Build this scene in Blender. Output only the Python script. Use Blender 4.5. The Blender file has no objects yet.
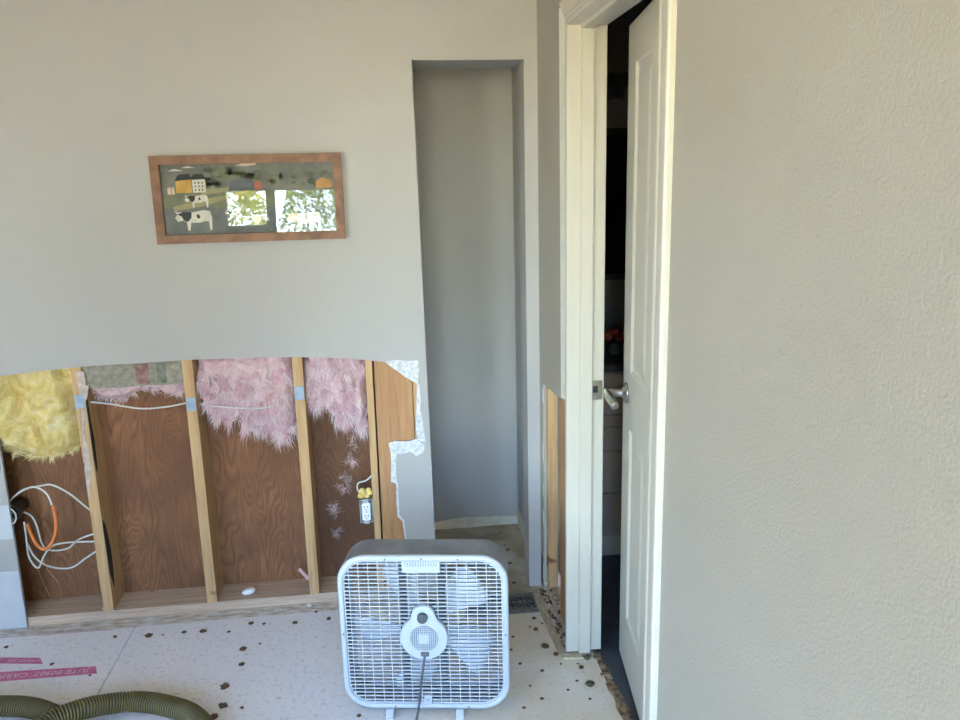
import bpy, bmesh, math, random
from mathutils import Vector, Matrix, noise
random.seed(7)
R = math.radians
sc = bpy.context.scene
COL = sc.collection

# ------------------------------------------------------------------ camera
CAM_LOC = Vector((0.0, -2.955, 1.628)); FPX = 795.0
PIT, ROL, YAW = 0.219, -0.024, 0.118
FW = Vector((math.sin(YAW)*math.cos(PIT), math.cos(YAW)*math.cos(PIT), -math.sin(PIT)))
RT0 = Vector((math.cos(YAW), -math.sin(YAW), 0)); UP0 = RT0.cross(FW)
RT = RT0*math.cos(ROL)+UP0*math.sin(ROL); UP = -RT0*math.sin(ROL)+UP0*math.cos(ROL)
cd = bpy.data.cameras.new('camera'); cam = bpy.data.objects.new('camera', cd); COL.objects.link(cam)
cd.sensor_fit = 'HORIZONTAL'; cd.sensor_width = 36.0; cd.lens = FPX*36.0/960.0
cd.clip_start = 0.05; cd.clip_end = 300
cam.matrix_world = Matrix(((RT.x, UP.x, -FW.x, CAM_LOC.x), (RT.y, UP.y, -FW.y, CAM_LOC.y), (RT.z, UP.z, -FW.z, CAM_LOC.z), (0, 0, 0, 1)))
sc.camera = cam

# ------------------------------------------------------------------ world, sun, exposure
w = bpy.data.worlds.new('sky'); sc.world = w; w.use_nodes = True
nt = w.node_tree; nt.nodes.clear()
sky = nt.nodes.new('ShaderNodeTexSky'); sky.sky_type = 'NISHITA'; sky.sun_disc = False
sky.sun_elevation = R(60); sky.sun_rotation = R(15); sky.dust_density = 0.3; sky.air_density = 1.0; sky.ozone_density = 3.5
bg = nt.nodes.new('ShaderNodeBackground'); bg.inputs[1].default_value = 0.64
wo = nt.nodes.new('ShaderNodeOutputWorld')
nt.links.new(sky.outputs[0], bg.inputs[0]); nt.links.new(bg.outputs[0], wo.inputs[0])
sl = bpy.data.lights.new('sun', 'SUN'); sl.energy = 8.5; sl.angle = R(0.6); sl.color = (1.0, 0.93, 0.80)
so = bpy.data.objects.new('sun', sl); COL.objects.link(so)
so.rotation_euler = Vector((-0.25, -1.0, -1.85)).to_track_quat('-Z', 'Y').to_euler(); so.location = (3, 8, 9)
sc.view_settings.view_transform = 'Standard'; sc.view_settings.look = 'None'
sc.view_settings.gamma = 1.0; sc.view_settings.use_curve_mapping = False
sc.view_settings.exposure = 3.52

# ------------------------------------------------------------------ helpers
def at(px, py, ax, v):
    d = FW + RT*((px-480)/FPX) - UP*((py-360)/FPX)
    i = 'XYZ'.index(ax); t = (v-CAM_LOC[i])/d[i]
    return CAM_LOC + d*t

class MB:
    def __init__(s): s.bm = bmesh.new(); s.mi = 0
    def _f(s, fs):
        for f in fs: f.material_index = s.mi
    def box(s, a, b, M=None, bev=0):
        x0, y0, z0 = a; x1, y1, z1 = b
        vs = [s.bm.verts.new(Vector(p) if M is None else M @ Vector(p)) for p in
              ((x0,y0,z0),(x1,y0,z0),(x1,y1,z0),(x0,y1,z0),(x0,y0,z1),(x1,y0,z1),(x1,y1,z1),(x0,y1,z1))]
        fs = [s.bm.faces.new([vs[i] for i in q]) for q in ((0,3,2,1),(4,5,6,7),(0,1,5,4),(1,2,6,5),(2,3,7,6),(3,0,4,7))]
        s._f(fs)
        if bev:
            es = list({e for f in fs for e in f.edges})
            r = bmesh.ops.bevel(s.bm, geom=es, offset=bev, segments=2, profile=.5, affect='EDGES'); s._f(r['faces'])
        return s
    def prism(s, pts, d):
        """pts: 3D polygon; extruded along vector d"""
        d = Vector(d); a = [s.bm.verts.new(Vector(p)) for p in pts]; b = [s.bm.verts.new(Vector(p)+d) for p in pts]
        n = len(pts); fs = [s.bm.faces.new(a), s.bm.faces.new(b[::-1])]
        for i in range(n): fs.append(s.bm.faces.new((a[i], b[i], b[(i+1) % n], a[(i+1) % n])))
        s._f(fs); return s
    def ring(s, outer, inner, d):
        d = Vector(d); n = len(outer)
        A = [s.bm.verts.new(Vector(p)) for p in outer]; B = [s.bm.verts.new(Vector(p)) for p in inner]
        A2 = [s.bm.verts.new(Vector(p)+d) for p in outer]; B2 = [s.bm.verts.new(Vector(p)+d) for p in inner]
        fs = []
        for i in range(n):
            j = (i+1) % n
            fs += [s.bm.faces.new(q) for q in ((A[i],A[j],B[j],B[i]), (A2[i],B2[i],B2[j],A2[j]), (A[i],A2[i],A2[j],A[j]), (B[i],B[j],B2[j],B2[i]))]
        s._f(fs); return s
    def tube(s, pts, r, n=8, cap=True, closed=False):
        P = [Vector(p) for p in pts]; m = len(P); rings = []; up = None
        for i in range(m):
            if closed: t = P[(i+1) % m]-P[i-1]
            else: t = P[min(i+1, m-1)]-P[max(i-1, 0)]
            t.normalize()
            if up is None:
                up = Vector((0,0,1)) if abs(t.z) < .9 else Vector((1,0,0))
            u = up - t*up.dot(t)
            if u.length < 1e-5: u = t.orthogonal()
            u.normalize(); up = u; v = t.cross(u)
            rr = r[i] if isinstance(r, (list, tuple)) else r
            rings.append([s.bm.verts.new(P[i]+(u*math.cos(2*math.pi*k/n)+v*math.sin(2*math.pi*k/n))*rr) for k in range(n)])
        fs = []
        for i in range(m if closed else m-1):
            a = rings[i]; b = rings[(i+1) % m]
            for k in range(n): fs.append(s.bm.faces.new((a[k], a[(k+1) % n], b[(k+1) % n], b[k])))
        if cap and not closed:
            fs.append(s.bm.faces.new(rings[0][::-1])); fs.append(s.bm.faces.new(rings[-1]))
        for f in fs: f.smooth = True
        s._f(fs); return s
    def lathe(s, prof, c, axis='Z', n=32):
        c = Vector(c); rings = []
        for r, h in prof:
            q = []
            for k in range(n):
                a = 2*math.pi*k/n; x, y = r*math.cos(a), r*math.sin(a)
                p = {'Z': (x, y, h), 'Y': (x, h, y), 'X': (h, x, y)}[axis]
                q.append(s.bm.verts.new(c+Vector(p)))
            rings.append(q)
        fs = []
        for i in range(len(rings)-1):
            for k in range(n):
                f = s.bm.faces.new((rings[i][k], rings[i][(k+1) % n], rings[i+1][(k+1) % n], rings[i+1][k])); fs.append(f); f.smooth = len(prof) > 4
        fs.append(s.bm.faces.new(rings[0][::-1])); fs.append(s.bm.faces.new(rings[-1]))
        s._f(fs); return s
    def build(s, name, mats, parent=None, recalc=True):
        if recalc: bmesh.ops.recalc_face_normals(s.bm, faces=s.bm.faces)
        me = bpy.data.meshes.new(name); s.bm.to_mesh(me); s.bm.free()
        return link(name, me, mats, parent)

def link(name, me, mats, parent=None):
    if not isinstance(mats, (list, tuple)): mats = [mats]
    if not me.materials:
        for m in mats: me.materials.append(M[m])
    o = bpy.data.objects.new(name, me); COL.objects.link(o)
    if parent: o.parent = parent
    return o
def empty(name, loc=(0,0,0), rz=0):
    o = bpy.data.objects.new(name, None); COL.objects.link(o); o.location = loc; o.rotation_euler = (0,0,rz); return o
def tag(o, label=None, cat=None, group=None, kind=None):
    if label: o['label'] = label
    if cat: o['category'] = cat
    if group: o['group'] = group
    if kind: o['kind'] = kind
    return o
def struct(o, label, cat): return tag(o, label, cat, kind='structure')
def smooth_curve(pts, k=8):
    P = [Vector(p) for p in pts]; out = []
    for i in range(len(P)-1):
        a = P[max(i-1,0)]; b = P[i]; c = P[i+1]; d = P[min(i+2,len(P)-1)]
        for j in range(k):
            t = j/k
            out.append(.5*((2*b)+(c-a)*t+(2*a-5*b+4*c-d)*t*t+(3*b-a-3*c+d)*t**3))
    out.append(P[-1]); return out

# ------------------------------------------------------------------ materials
M = {}
def mat(name, col, rough=.6, metal=0, **kw):
    m = bpy.data.materials.new(name); m.use_nodes = True; M[name] = m
    t = m.node_tree; b = t.nodes['Principled BSDF']
    b.inputs['Base Color'].default_value = (*col, 1); b.inputs['Roughness'].default_value = rough; b.inputs['Metallic'].default_value = metal
    for k, v in kw.items(): b.inputs[k.replace('_', ' ')].default_value = v
    return m, t, b
def node(t, ty, **kw):
    n = t.nodes.new(ty)
    for k, v in kw.items():
        if hasattr(n, k): setattr(n, k, v)
        else: n.inputs[k].default_value = v
    return n
def coords(t, scale=(1,1,1)):
    c = node(t, 'ShaderNodeTexCoord'); m = node(t, 'ShaderNodeMapping'); m.inputs['Scale'].default_value = scale
    t.links.new(c.outputs['Object'], m.inputs['Vector']); return m.outputs[0]
def noise_tex(t, vec, scale, detail=4, rough=.55, dist=0):
    n = node(t, 'ShaderNodeTexNoise'); n.inputs['Scale'].default_value = scale; n.inputs['Detail'].default_value = detail
    n.inputs['Roughness'].default_value = rough; n.inputs['Distortion'].default_value = dist
    t.links.new(vec, n.inputs['Vector']); return n.outputs['Fac']
def ramp(t, fac, stops):
    r = node(t, 'ShaderNodeValToRGB'); e = r.color_ramp.elements
    while len(e) < len(stops): e.new(.5)
    for i, (p, c) in enumerate(stops):
        e[i].position = p; e[i].color = (*c, 1) if len(c) == 3 else c
    t.links.new(fac, r.inputs[0]); return r.outputs[0]
def mixc(t, fac, a, b):
    n = node(t, 'ShaderNodeMix'); n.data_type = 'RGBA'
    for s, v in ((n.inputs[0], fac), (n.inputs[6], a), (n.inputs[7], b)):
        if isinstance(v, (int, float)): s.default_value = v
        elif isinstance(v, tuple): s.default_value = (*v, 1)
        else: t.links.new(v, s)
    return n.outputs[2]
def bump(t, b, fac, strength=.2, dist=.01):
    n = node(t, 'ShaderNodeBump'); n.inputs['Strength'].default_value = strength; n.inputs['Distance'].default_value = dist
    t.links.new(fac, n.inputs['Height']); t.links.new(n.outputs[0], b.inputs['Normal'])
def simple(name, c1, c2, scale=8, rough=.6, bs=.1, bd=.005, sc3=(1,1,1), metal=0, bscale=None, **kw):
    m, t, b = mat(name, c1, rough, metal, **kw); v = coords(t, sc3); f = noise_tex(t, v, scale)
    t.links.new(ramp(t, f, [(.35, c1), (.65, c2)]), b.inputs['Base Color'])
    if bs: bump(t, b, noise_tex(t, v, bscale or scale*3), bs, bd)
    return m

# painted drywall with orange-peel texture
simple('wall_paint', (.355,.34,.322), (.367,.352,.334), 2.2, .62, .35, .004, bscale=170)
simple('wall_paint_warm_light', (.33,.298,.248), (.345,.313,.263), 2.2, .62, .35, .004, bscale=170)  # same wall paint with a warm cast of light mixed into its colour
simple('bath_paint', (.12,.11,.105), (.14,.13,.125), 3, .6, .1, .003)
simple('ceiling_paint', (.72,.71,.69), (.75,.74,.72), 3, .8, .2, .004, bscale=120)
simple('trim_white', (.50,.465,.39), (.52,.485,.41), 5, .35, .04, .002)
simple('old_paint', (.66,.64,.56), (.74,.72,.64), 30, .6, .2, .003)
simple('gypsum', (.48,.48,.48), (.70,.70,.70), 60, .9, .7, .006)
simple('primer_patch', (.45,.47,.50), (.50,.52,.55), 12, .6, .1, .002)
simple('slate_paper', (.08,.08,.09), (.13,.13,.14), 40, .9, .2, .003)
simple('fan_white', (.40,.415,.44), (.44,.455,.48), 6, .35, 0)
simple('fan_blade', (.50,.52,.58), (.54,.56,.62), 6, .35, 0)
simple('fan_grey', (.17,.17,.18), (.26,.26,.27), 9, .55, .1, .002)
simple('dark_plastic', (.05,.055,.06), (.07,.075,.08), 10, .45, 0)
simple('cord_grey', (.07,.072,.078), (.10,.10,.11), 10, .5, 0)
simple('black', (.012,.012,.014), (.02,.02,.022), 10, .6, 0)
simple('steel', (.36,.34,.30), (.44,.42,.38), 20, .32, .05, .001, metal=1)
simple('nail_steel', (.22,.28,.36), (.30,.36,.44), 40, .5, .05, .001, metal=.35)
simple('galv', (.36,.38,.40), (.55,.57,.60), 60, .45, .05, .001, metal=.6)
simple('outlet_white', (.78,.78,.77), (.82,.82,.81), 20, .4, 0)
simple('cable_white', (.56,.55,.52), (.62,.61,.58), 30, .5, .05, .001)
simple('cable_orange', (.62,.17,.035), (.70,.21,.05), 30, .5, .05, .001)
simple('copper', (.50,.20,.08), (.58,.25,.10), 30, .35, 0, metal=.8)
simple('yellow_foam', (.72,.50,.14), (.80,.60,.22), 40, .9, .5, .006)
simple('kraft', (.20,.18,.135), (.31,.28,.22), 45, .85, .6, .004)
simple('kraft_red', (.20,.085,.08), (.30,.19,.16), 45, .85, .6, .004)
simple('kraft_green', (.11,.115,.085), (.22,.21,.165), 45, .85, .6, .004)
simple('tar_paper', (.025,.02,.016), (.06,.045,.03), 40, .9, .4, .004)
simple('paper_torn', (.40,.31,.26), (.54,.46,.41), 50, .9, .4, .003)
simple('pink_strip', (.50,.11,.24), (.60,.18,.32), 25, .6, .1, .001)
simple('white_ink', (.70,.50,.58), (.74,.55,.62), 25, .6, 0)
simple('chalk_pink', (.55,.36,.42), (.68,.55,.60), 60, .9, 0)
simple('register_brown', (.13,.115,.10), (.19,.17,.15), 30, .5, .1, .001, metal=.3)
simple('frame_wood', (.13,.055,.027), (.22,.10,.048), 22, .55, .25, .003, sc3=(1,1,1))
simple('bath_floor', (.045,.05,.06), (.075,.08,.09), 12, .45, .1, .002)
simple('vanity', (.34,.265,.24), (.38,.30,.275), 8, .5, .05, .002)
simple('vanity_base', (.44,.39,.36), (.48,.43,.40), 8, .5, .05, .002)
simple('counter', (.05,.048,.05), (.08,.075,.078), 20, .3, 0)
simple('red_petal', (.42,.03,.02), (.55,.12,.04), 30, .6, 0)
simple('leaf', (.10,.16,.03), (.30,.33,.06), 3, .6, 0)
simple('leaf_yellow', (.34,.38,.06), (.52,.50,.10), 4, .6, 0)
simple('leaf_dark', (.03,.07,.025), (.09,.13,.045), 3, .6, 0)
simple('bark', (.10,.07,.05), (.18,.13,.09), 10, .9, .3, .02)
simple('dry_grass', (.34,.26,.11), (.46,.36,.17), 1.2, .95, .3, .03)
simple('crumb_brown', (.06,.03,.018), (.17,.085,.045), 60, .9, .4, .004)
simple('crumb_green', (.06,.045,.025), (.13,.095,.05), 60, .9, .4, .004)
simple('stucco', (.55,.53,.48), (.60,.58,.53), 5, .9, .2, .01)

def wood(name, c1, c2, c3, sc3, rough=.7):
    m, t, b = mat(name, c1, rough); v = coords(t, sc3)
    f = noise_tex(t, v, 5, 6, .65, .6); k = noise_tex(t, coords(t), 9, 2)
    col = ramp(t, f, [(.3, c1), (.5, c2), (.72, c3)])
    knot = ramp(t, k, [(.26, (.10,.05,.025)), (.31, (1,1,1))])
    n = node(t, 'ShaderNodeMix'); n.data_type = 'RGBA'; n.blend_type = 'MULTIPLY'; n.inputs[0].default_value = .8
    t.links.new(col, n.inputs[6]); t.links.new(knot, n.inputs[7]); t.links.new(n.outputs[2], b.inputs['Base Color'])
    bump(t, b, f, .25, .003)
wood('stud_wood', (.36,.20,.085), (.48,.295,.14), (.55,.365,.19), (12,12,.7))
wood('plate_wood', (.36,.235,.155), (.48,.345,.25), (.60,.48,.38), (.7,12,12))
wood('board_wood', (.30,.145,.06), (.39,.20,.085), (.46,.26,.12), (10,10,.6))
wood('tack_wood', (.22,.16,.09), (.42,.33,.21), (.58,.50,.36), (20,3,20))

# plywood sheathing with flame grain
m, t, b = mat('plywood', (.3,.15,.07), .75)
v = coords(t, (4.2, 1, .8)); f = noise_tex(t, v, 1.7, 3, .42, .5)
mm = node(t, 'ShaderNodeMath', operation='MULTIPLY'); mm.inputs[1].default_value = 30; t.links.new(f, mm.inputs[0])
fr = node(t, 'ShaderNodeMath', operation='PINGPONG'); fr.inputs[1].default_value = .5; t.links.new(mm.outputs[0], fr.inputs[0])
g = ramp(t, fr.outputs[0], [(.0, (.17,.066,.024)), (.22, (.25,.105,.042)), (.5, (.30,.135,.056))])
fine = noise_tex(t, coords(t, (90, 1, 3)), 3, 4)
big = noise_tex(t, coords(t), 3.5, 3)
n1 = mixc(t, ramp(t, fine, [(.35, (0,0,0)), (.7, (.55,.55,.55))]), g, (.165,.064,.025))
n2 = mixc(t, ramp(t, big, [(.35, (.7,.7,.7)), (.62, (0,0,0))]), n1, (.12,.047,.02))
t.links.new(n2, b.inputs['Base Color']); bump(t, b, fr.outputs[0], .15, .002)

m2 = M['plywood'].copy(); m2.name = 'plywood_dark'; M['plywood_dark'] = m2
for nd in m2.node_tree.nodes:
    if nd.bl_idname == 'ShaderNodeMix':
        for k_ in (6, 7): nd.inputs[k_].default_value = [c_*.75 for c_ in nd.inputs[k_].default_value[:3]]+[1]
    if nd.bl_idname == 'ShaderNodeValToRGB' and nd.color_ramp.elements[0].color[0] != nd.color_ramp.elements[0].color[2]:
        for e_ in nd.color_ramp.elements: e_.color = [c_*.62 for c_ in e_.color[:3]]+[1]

# paint-splashed sub-floor
m, t, b = mat('subfloor', (.6,.6,.6), .75)
v = coords(t); f1 = noise_tex(t, v, 1.5, 5, .6); f2 = noise_tex(t, v, 55, 4, .7); f3 = noise_tex(t, v, 160, 2)
sx = node(t, 'ShaderNodeSeparateXYZ'); t.links.new(v, sx.inputs[0])
mr = node(t, 'ShaderNodeMapRange'); mr.inputs[1].default_value = -.35; mr.inputs[2].default_value = .35; t.links.new(sx.outputs[0], mr.inputs[0])
mu = node(t, 'ShaderNodeMath', operation='MULTIPLY'); t.links.new(mr.outputs[0], mu.inputs[0])
st = ramp(t, f1, [(.36, (.35,.35,.35)), (.60, (1,1,1))]); t.links.new(st, mu.inputs[1])
base = mixc(t, mu.outputs[0], (.76,.745,.775), (.60,.485,.32))
dirt = ramp(t, f2, [(.30, (.8,.8,.8)), (.46, (.0,.0,.0))])
c2 = mixc(t, dirt, base, (.46,.41,.33))
sp = node(t, 'ShaderNodeTexVoronoi'); sp.inputs['Scale'].default_value = 42; t.links.new(v, sp.inputs['Vector'])
spk = ramp(t, sp.outputs['Distance'], [(.08, (.75,.75,.75)), (.16, (0,0,0))])
gate = ramp(t, noise_tex(t, v, 7, 2), [(.55, (0,0,0)), (.66, (1,1,1))])
gm = node(t, 'ShaderNodeMath', operation='MULTIPLY'); t.links.new(spk, gm.inputs[0]); t.links.new(gate, gm.inputs[1])
c3 = mixc(t, gm.outputs[0], c2, (.22,.17,.12))
t.links.new(c3, b.inputs['Base Color']); bump(t, b, f3, .3, .002)
simple('floor_edge', (.40,.31,.23), (.68,.66,.65), 18, .85, .5, .004, sc3=(1,3,1))
simple('threshold_brown', (.11,.055,.03), (.36,.25,.15), 40, .9, .6, .005)
simple('niche_floor', (.30,.22,.13), (.56,.50,.38), 5, .8, .3, .003)
simple('bare_wall', (.50,.46,.37), (.62,.58,.48), 25, .8, .2, .003)

# ribbed hose: dark grooves come from a colour band along each rib
simple('hose_rib', (.15,.115,.03), (.20,.155,.045), 20, .5, 0)
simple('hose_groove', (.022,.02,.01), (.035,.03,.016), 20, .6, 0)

# insulation: soft fibres
def fluff(name, c1, c2, c3):
    m, t, b = mat(name, c1, .95); v = coords(t); f = noise_tex(t, v, 16, 6, .7, 1.2)
    t.links.new(ramp(t, f, [(.3, c1), (.5, c2), (.7, c3)]), b.inputs['Base Color'])
    bump(t, b, noise_tex(t, coords(t, (1,1,.5)), 90, 5, .8), .8, .01)
    b.inputs['Subsurface Weight'].default_value = .25; b.inputs['Subsurface Radius'].default_value = (.02,.015,.015)
fluff('yellow_wool', (.58,.39,.10), (.74,.57,.23), (.83,.72,.44))
fluff('pink_wool', (.54,.29,.31), (.68,.45,.47), (.76,.60,.60))
m, t, b = mat('pink_fibre', (.76,.59,.60), .9); b.inputs['Subsurface Weight'].default_value = .2
m, t, b = mat('pink_fibre_deep', (.60,.36,.40), .9); m, t, b = mat('yellow_fibre', (.78,.66,.34), .9)

# glass: thin pane, Fresnel mirror over clear
def pane_mat(name, ior=1.5):
    m = bpy.data.materials.new(name); m.use_nodes = True; M[name] = m; t = m.node_tree; t.nodes.clear()
    tr = t.nodes.new('ShaderNodeBsdfTransparent'); gl = t.nodes.new('ShaderNodeBsdfGlossy'); gl.inputs['Roughness'].default_value = 0.004
    fz = t.nodes.new('ShaderNodeFresnel'); fz.inputs[0].default_value = ior; mx = t.nodes.new('ShaderNodeMixShader'); o = t.nodes.new('ShaderNodeOutputMaterial')
    t.links.new(fz.outputs[0], mx.inputs[0]); t.links.new(tr.outputs[0], mx.inputs[1]); t.links.new(gl.outputs[0], mx.inputs[2]); t.links.new(mx.outputs[0], o.inputs[0])
pane_mat('picture_glass', 1.48); pane_mat('window_glass', 1.3)
m, t, b = mat('mirror', (.5,.5,.5), .03, 1)

# ------------------------------------------------------------------ dimensions of the shell
XR = .582      # right wall face
XL, XN, ZN = .145, .533, 2.054   # niche opening
ZC = 2.44; XW = -3.4; YR = -4.6   # ceiling, left wall, rear wall
def bw(px, py, y=0.0): p = at(px, py, 'Y', y); return (p.x, y, p.z)

# back wall: one drywall sheet with the torn hole and the niche cut out
hole_top = [(18,374),(40,371),(90,366),(140,363),(185,360),(240,358),(290,357),(340,358),(365,360),(385,362)]
hole_right = [(391,367),(398,371),(404,376),(411,380),(417,382),(418,388),(417,402),(416,420),(417,439),(405,442),(389,444),(391,456),(391,482),(396,484),(397,500),(398,516),(403,521),(405,540)]
poly = [(XW,0,0), (-1.424,0,0), (-1.42,0,.5), (-1.418,0,.99)] + [bw(*q) for q in hole_top] + [bw(*q) for q in hole_right]
zb = bw(405,540); poly += [(zb[0]+.004,0,.2), (zb[0]+.001,0,.1), (zb[0]+.006,0,0)]
poly += [(XL+.010,0,0),(XL-.012,0,ZN),(XN,0,ZN),(XN,0,0),(XR+.013,0,0),(XR+.013,0,ZC),(XW,0,ZC)]
wall_back = struct(MB().prism(poly, (0,.0127,0)).build('wall_back', 'wall_paint'), 'grey painted back wall with torn-out lower section and tall niche', 'wall')

# sheathing behind the studs
S3C = -.335
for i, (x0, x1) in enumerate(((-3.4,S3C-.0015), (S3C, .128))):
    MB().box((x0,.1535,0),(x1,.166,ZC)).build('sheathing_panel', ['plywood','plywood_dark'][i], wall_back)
# studs: X of left edge
def stud(x0, x1, matn='stud_wood', z0=.038, z1=ZC-.04, tw=0):
    o = MB().box((x0,.013,z0),(x1,.153,z1), bev=.0015).build('stud', matn, wall_back); return o
S = [bw(83,460,.013)[0]-.001, bw(192,460,.013)[0], bw(299.5,460,.013)[0]]
studs = [stud(s, s+.038) for s in S]
studs.append(stud(-.087, -.0605)); studs.append(stud(-.054, .088, 'board_wood')); stud(.0905, .115)
stud(-1.56,-1.522)
MB().box((-3.4,.013,0),(.130,.153,.038), bev=.0015).build('bottom_plate', 'plate_wood', wall_back)
# nail plates on the studs
for k, (px, py) in enumerate(((76,402),(190,404.5),(300,393))):
    c = Vector(bw(px, py, .012)); sx = S[k]+.019
    MB().box((sx-.017,.0105,c.z-.026),(sx+.017,.0132,c.z+.026), bev=.0008).build('nail_plate', 'nail_steel', studs[k])
# peeling paper, tar paper and rot on the first stud
def decal(pts, y, th, name, matn, parent): return MB().prism([bw(px, py, y) for px, py in pts], (0,th,0)).build(name, matn, parent)
decal([(76,372),(84,371),(86,386),(89,384),(87,398),(82,410),(79,392)], .011, .002, 'torn_paper', 'paper_torn', studs[0])
decal([(81,405),(85,412),(84,432),(89,450),(91,474),(89,500),(86,480),(83,445)], .010, .002, 'torn_paper', 'paper_torn', studs[0])
s0r = S[0]+.038
def side(pts): # irregular patch on the right side of the first stud
    return MB().prism([(s0r, y, z) for y, z in pts], (.002,0,0))
side([(.014,.90),(.03,.88),(.034,.80),(.044,.72),(.038,.62),(.028,.60),(.014,.66)]).build('tar_paper', 'tar_paper', studs[0])
side([(.014,.42),(.04,.38),(.062,.28),(.058,.18),(.046,.12),(.02,.2),(.016,.3)]).build('rotten_patch', 'tar_paper', studs[0])

# torn plaster around the hole
def torn(pts): decal(pts, -.0018, .0018, 'torn_gypsum', 'gypsum', wall_back)
torn([(385,361.5),(396,360),(408,361),(418,360.5),(419,370),(418,384),(412,381),(405,377),(398,371.5),(391,367)])
torn([(417,383),(420,385),(420,392),(421,401),(420,409),(422.5,420),(424,432),(426,444),(418,441),(416,430),(416.5,402)])
torn([(388.5,443),(395,441),(408,441.5),(416,439),(425,443),(424,452),(417,456.5),(411,452),(402,454),(396,454),(391,455)])
torn([(391,455),(396.5,454),(396,468),(397,483),(391,482)])
torn([(396,482),(398,483),(398.5,497),(399.5,515),(404,520),(406.5,540),(405,540),(402.5,521.5),(397.5,516.5),(396.5,500)])
# primer patches on the drywall remnant beside the hole
def rect(x0,x1,z0,z1,name,matn,parent,y=-.0012): return MB().box((x0,y,z0),(x1,0,z1)).build(name, matn, parent)
rect(-2.0,-1.4215,.37,.505,'primer_patch','primer_patch',wall_back)
rect(-2.0,-1.424,.005,.24,'primer_patch','primer_patch',wall_back)

# right wall (room side)
YJ, YN0 = -.482, -1.328
pr = [(XR,0,0),(XR,-.05,0),(XR,-.062,.03),(XR,-.055,.13),(XR,-.066,.2),(XR,-.060,.33),(XR,-.068,.45),(XR,-.062,.6),(XR,-.066,.75),(XR,-.07,.878),(XR,-.2,.885),(XR,-.33,.895),(XR,-.40,.905),(XR,-.472,.915),(XR,-.472,2.098),(XR,YN0,2.098),(XR,YN0,0),(XR,YR,0),(XR,YR,ZC),(XR,0,ZC)]
wall_right = struct(MB().prism(pr, (.0127,0,0)).build('wall_right', 'wall_paint_warm_light'), 'grey textured wall on the right beside the white door', 'wall')
MB().box((.595,-.092,.038),(.633,-.054,ZC-.04), bev=.0015).build('stud', 'stud_wood', wall_right)
for y_ in (-.345,-.384): MB().box((.595,y_,.038),(.684,y_+.0375,ZC-.04), bev=.0015).build('stud', 'board_wood', wall_right)
MB().box((.595,-.4795,.038),(.684,-.4415,ZC-.3), bev=.0015).build('stud', 'stud_wood', wall_right)
MB().box((.595,-.4795,0),(.684,-.013,.038), bev=.0015).build('bottom_plate', 'plate_wood', wall_right)
MB().prism([(XR-.001,-.471,.918),(XR-.001,-.38,.906),(XR-.001,-.36,2.15),(XR-.001,-.471,2.15)], (.001,0,0)).build('paint_band', 'old_paint', wall_right)
for z0, z1, y in ((.80,.86,-.068),(.56,.64,-.066),(.30,.36,-.063),(.05,.12,-.06),(.42,.48,-.068)):
    MB().prism([(XR-.0015,y-.004,z0),(XR-.0015,y+.006,z0+.01),(XR-.0015,y+.009,(z0+z1)/2),(XR-.0015,y+.004,z1),(XR-.0015,y-.004,z1-.01)], (.0015,0,0)).build('torn_gypsum', 'gypsum', wall_right)
MB().box((XR-.0012,-.05,.02),(XR,-.008,.15)).build('bare_patch', 'slate_paper', wall_right)

# other shell walls
bathx = .684
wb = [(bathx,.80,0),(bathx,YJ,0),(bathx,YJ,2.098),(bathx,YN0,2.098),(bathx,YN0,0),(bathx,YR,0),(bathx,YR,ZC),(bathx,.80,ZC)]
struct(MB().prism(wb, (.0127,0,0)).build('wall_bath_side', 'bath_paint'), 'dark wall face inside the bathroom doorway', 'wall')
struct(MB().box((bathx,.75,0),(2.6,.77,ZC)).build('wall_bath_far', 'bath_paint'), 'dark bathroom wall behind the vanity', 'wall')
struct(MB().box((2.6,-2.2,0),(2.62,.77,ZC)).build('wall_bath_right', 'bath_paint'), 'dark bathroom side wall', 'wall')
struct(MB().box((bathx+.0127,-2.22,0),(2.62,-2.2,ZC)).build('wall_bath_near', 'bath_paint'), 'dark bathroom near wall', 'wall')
struct(MB().box((XW-.1,YR-.12,ZC),(2.62,.9,ZC+.12)).build('ceiling', 'ceiling_paint'), 'white ceiling over the room', 'ceiling')
LW = (-4.35,-3.45,.45,2.2)
lw = MB().box((XW-.12,YR-.12,0),(XW,LW[0],ZC)); lw.box((XW-.12,LW[1],0),(XW,.12,ZC)); lw.box((XW-.12,LW[0],0),(XW,LW[1],LW[2])); lw.box((XW-.12,LW[0],LW[3]),(XW,LW[1],ZC))
struct(lw.build('wall_left', 'wall_paint'), 'grey painted wall on the left', 'wall')
# niche
struct(MB().box((.05,.62,0),(.605,.633,ZC)).build('wall_niche_back', 'wall_paint'), 'grey back wall of the tall narrow niche', 'wall')
struct(MB().box((.592,.115,0),(.605,.62,ZC)).build('wall_niche_right', 'wall_paint'), 'right side wall inside the niche', 'wall')
struct(MB().box((.05,.168,0),(.063,.62,ZC)).build('wall_niche_left', 'wall_paint'), 'left side wall inside the niche', 'wall')
MB().box((XN,.0127,0),(.605,.105,ZC)).build('niche_return', 'wall_paint', wall_back)
MB().prism([(.118,.0127,0),(XL+.010,.0127,0),(XL-.012,.0127,ZC),(.118,.0127,ZC)], (0,.155,0)).build('niche_return', 'wall_paint', wall_back)
MB().box((XL-.011,.0127,ZN),(XN,.22,ZC)).build('niche_soffit', 'wall_paint', wall_back)
bp_ = [at(px,py,'Y',.619) for px,py in ((430,523),(450,519.5),(464,517.2),(479,516.7),(521,515.6))]
MB().prism([(.064,.617,0)]+[(p.x,.617,p.z) for p in bp_]+[(.592,.617,bp_[-1].z),(.592,.617,0)][0:2], (0,.003,0)).build('bare_strip', 'bare_wall', wall_back)
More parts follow.
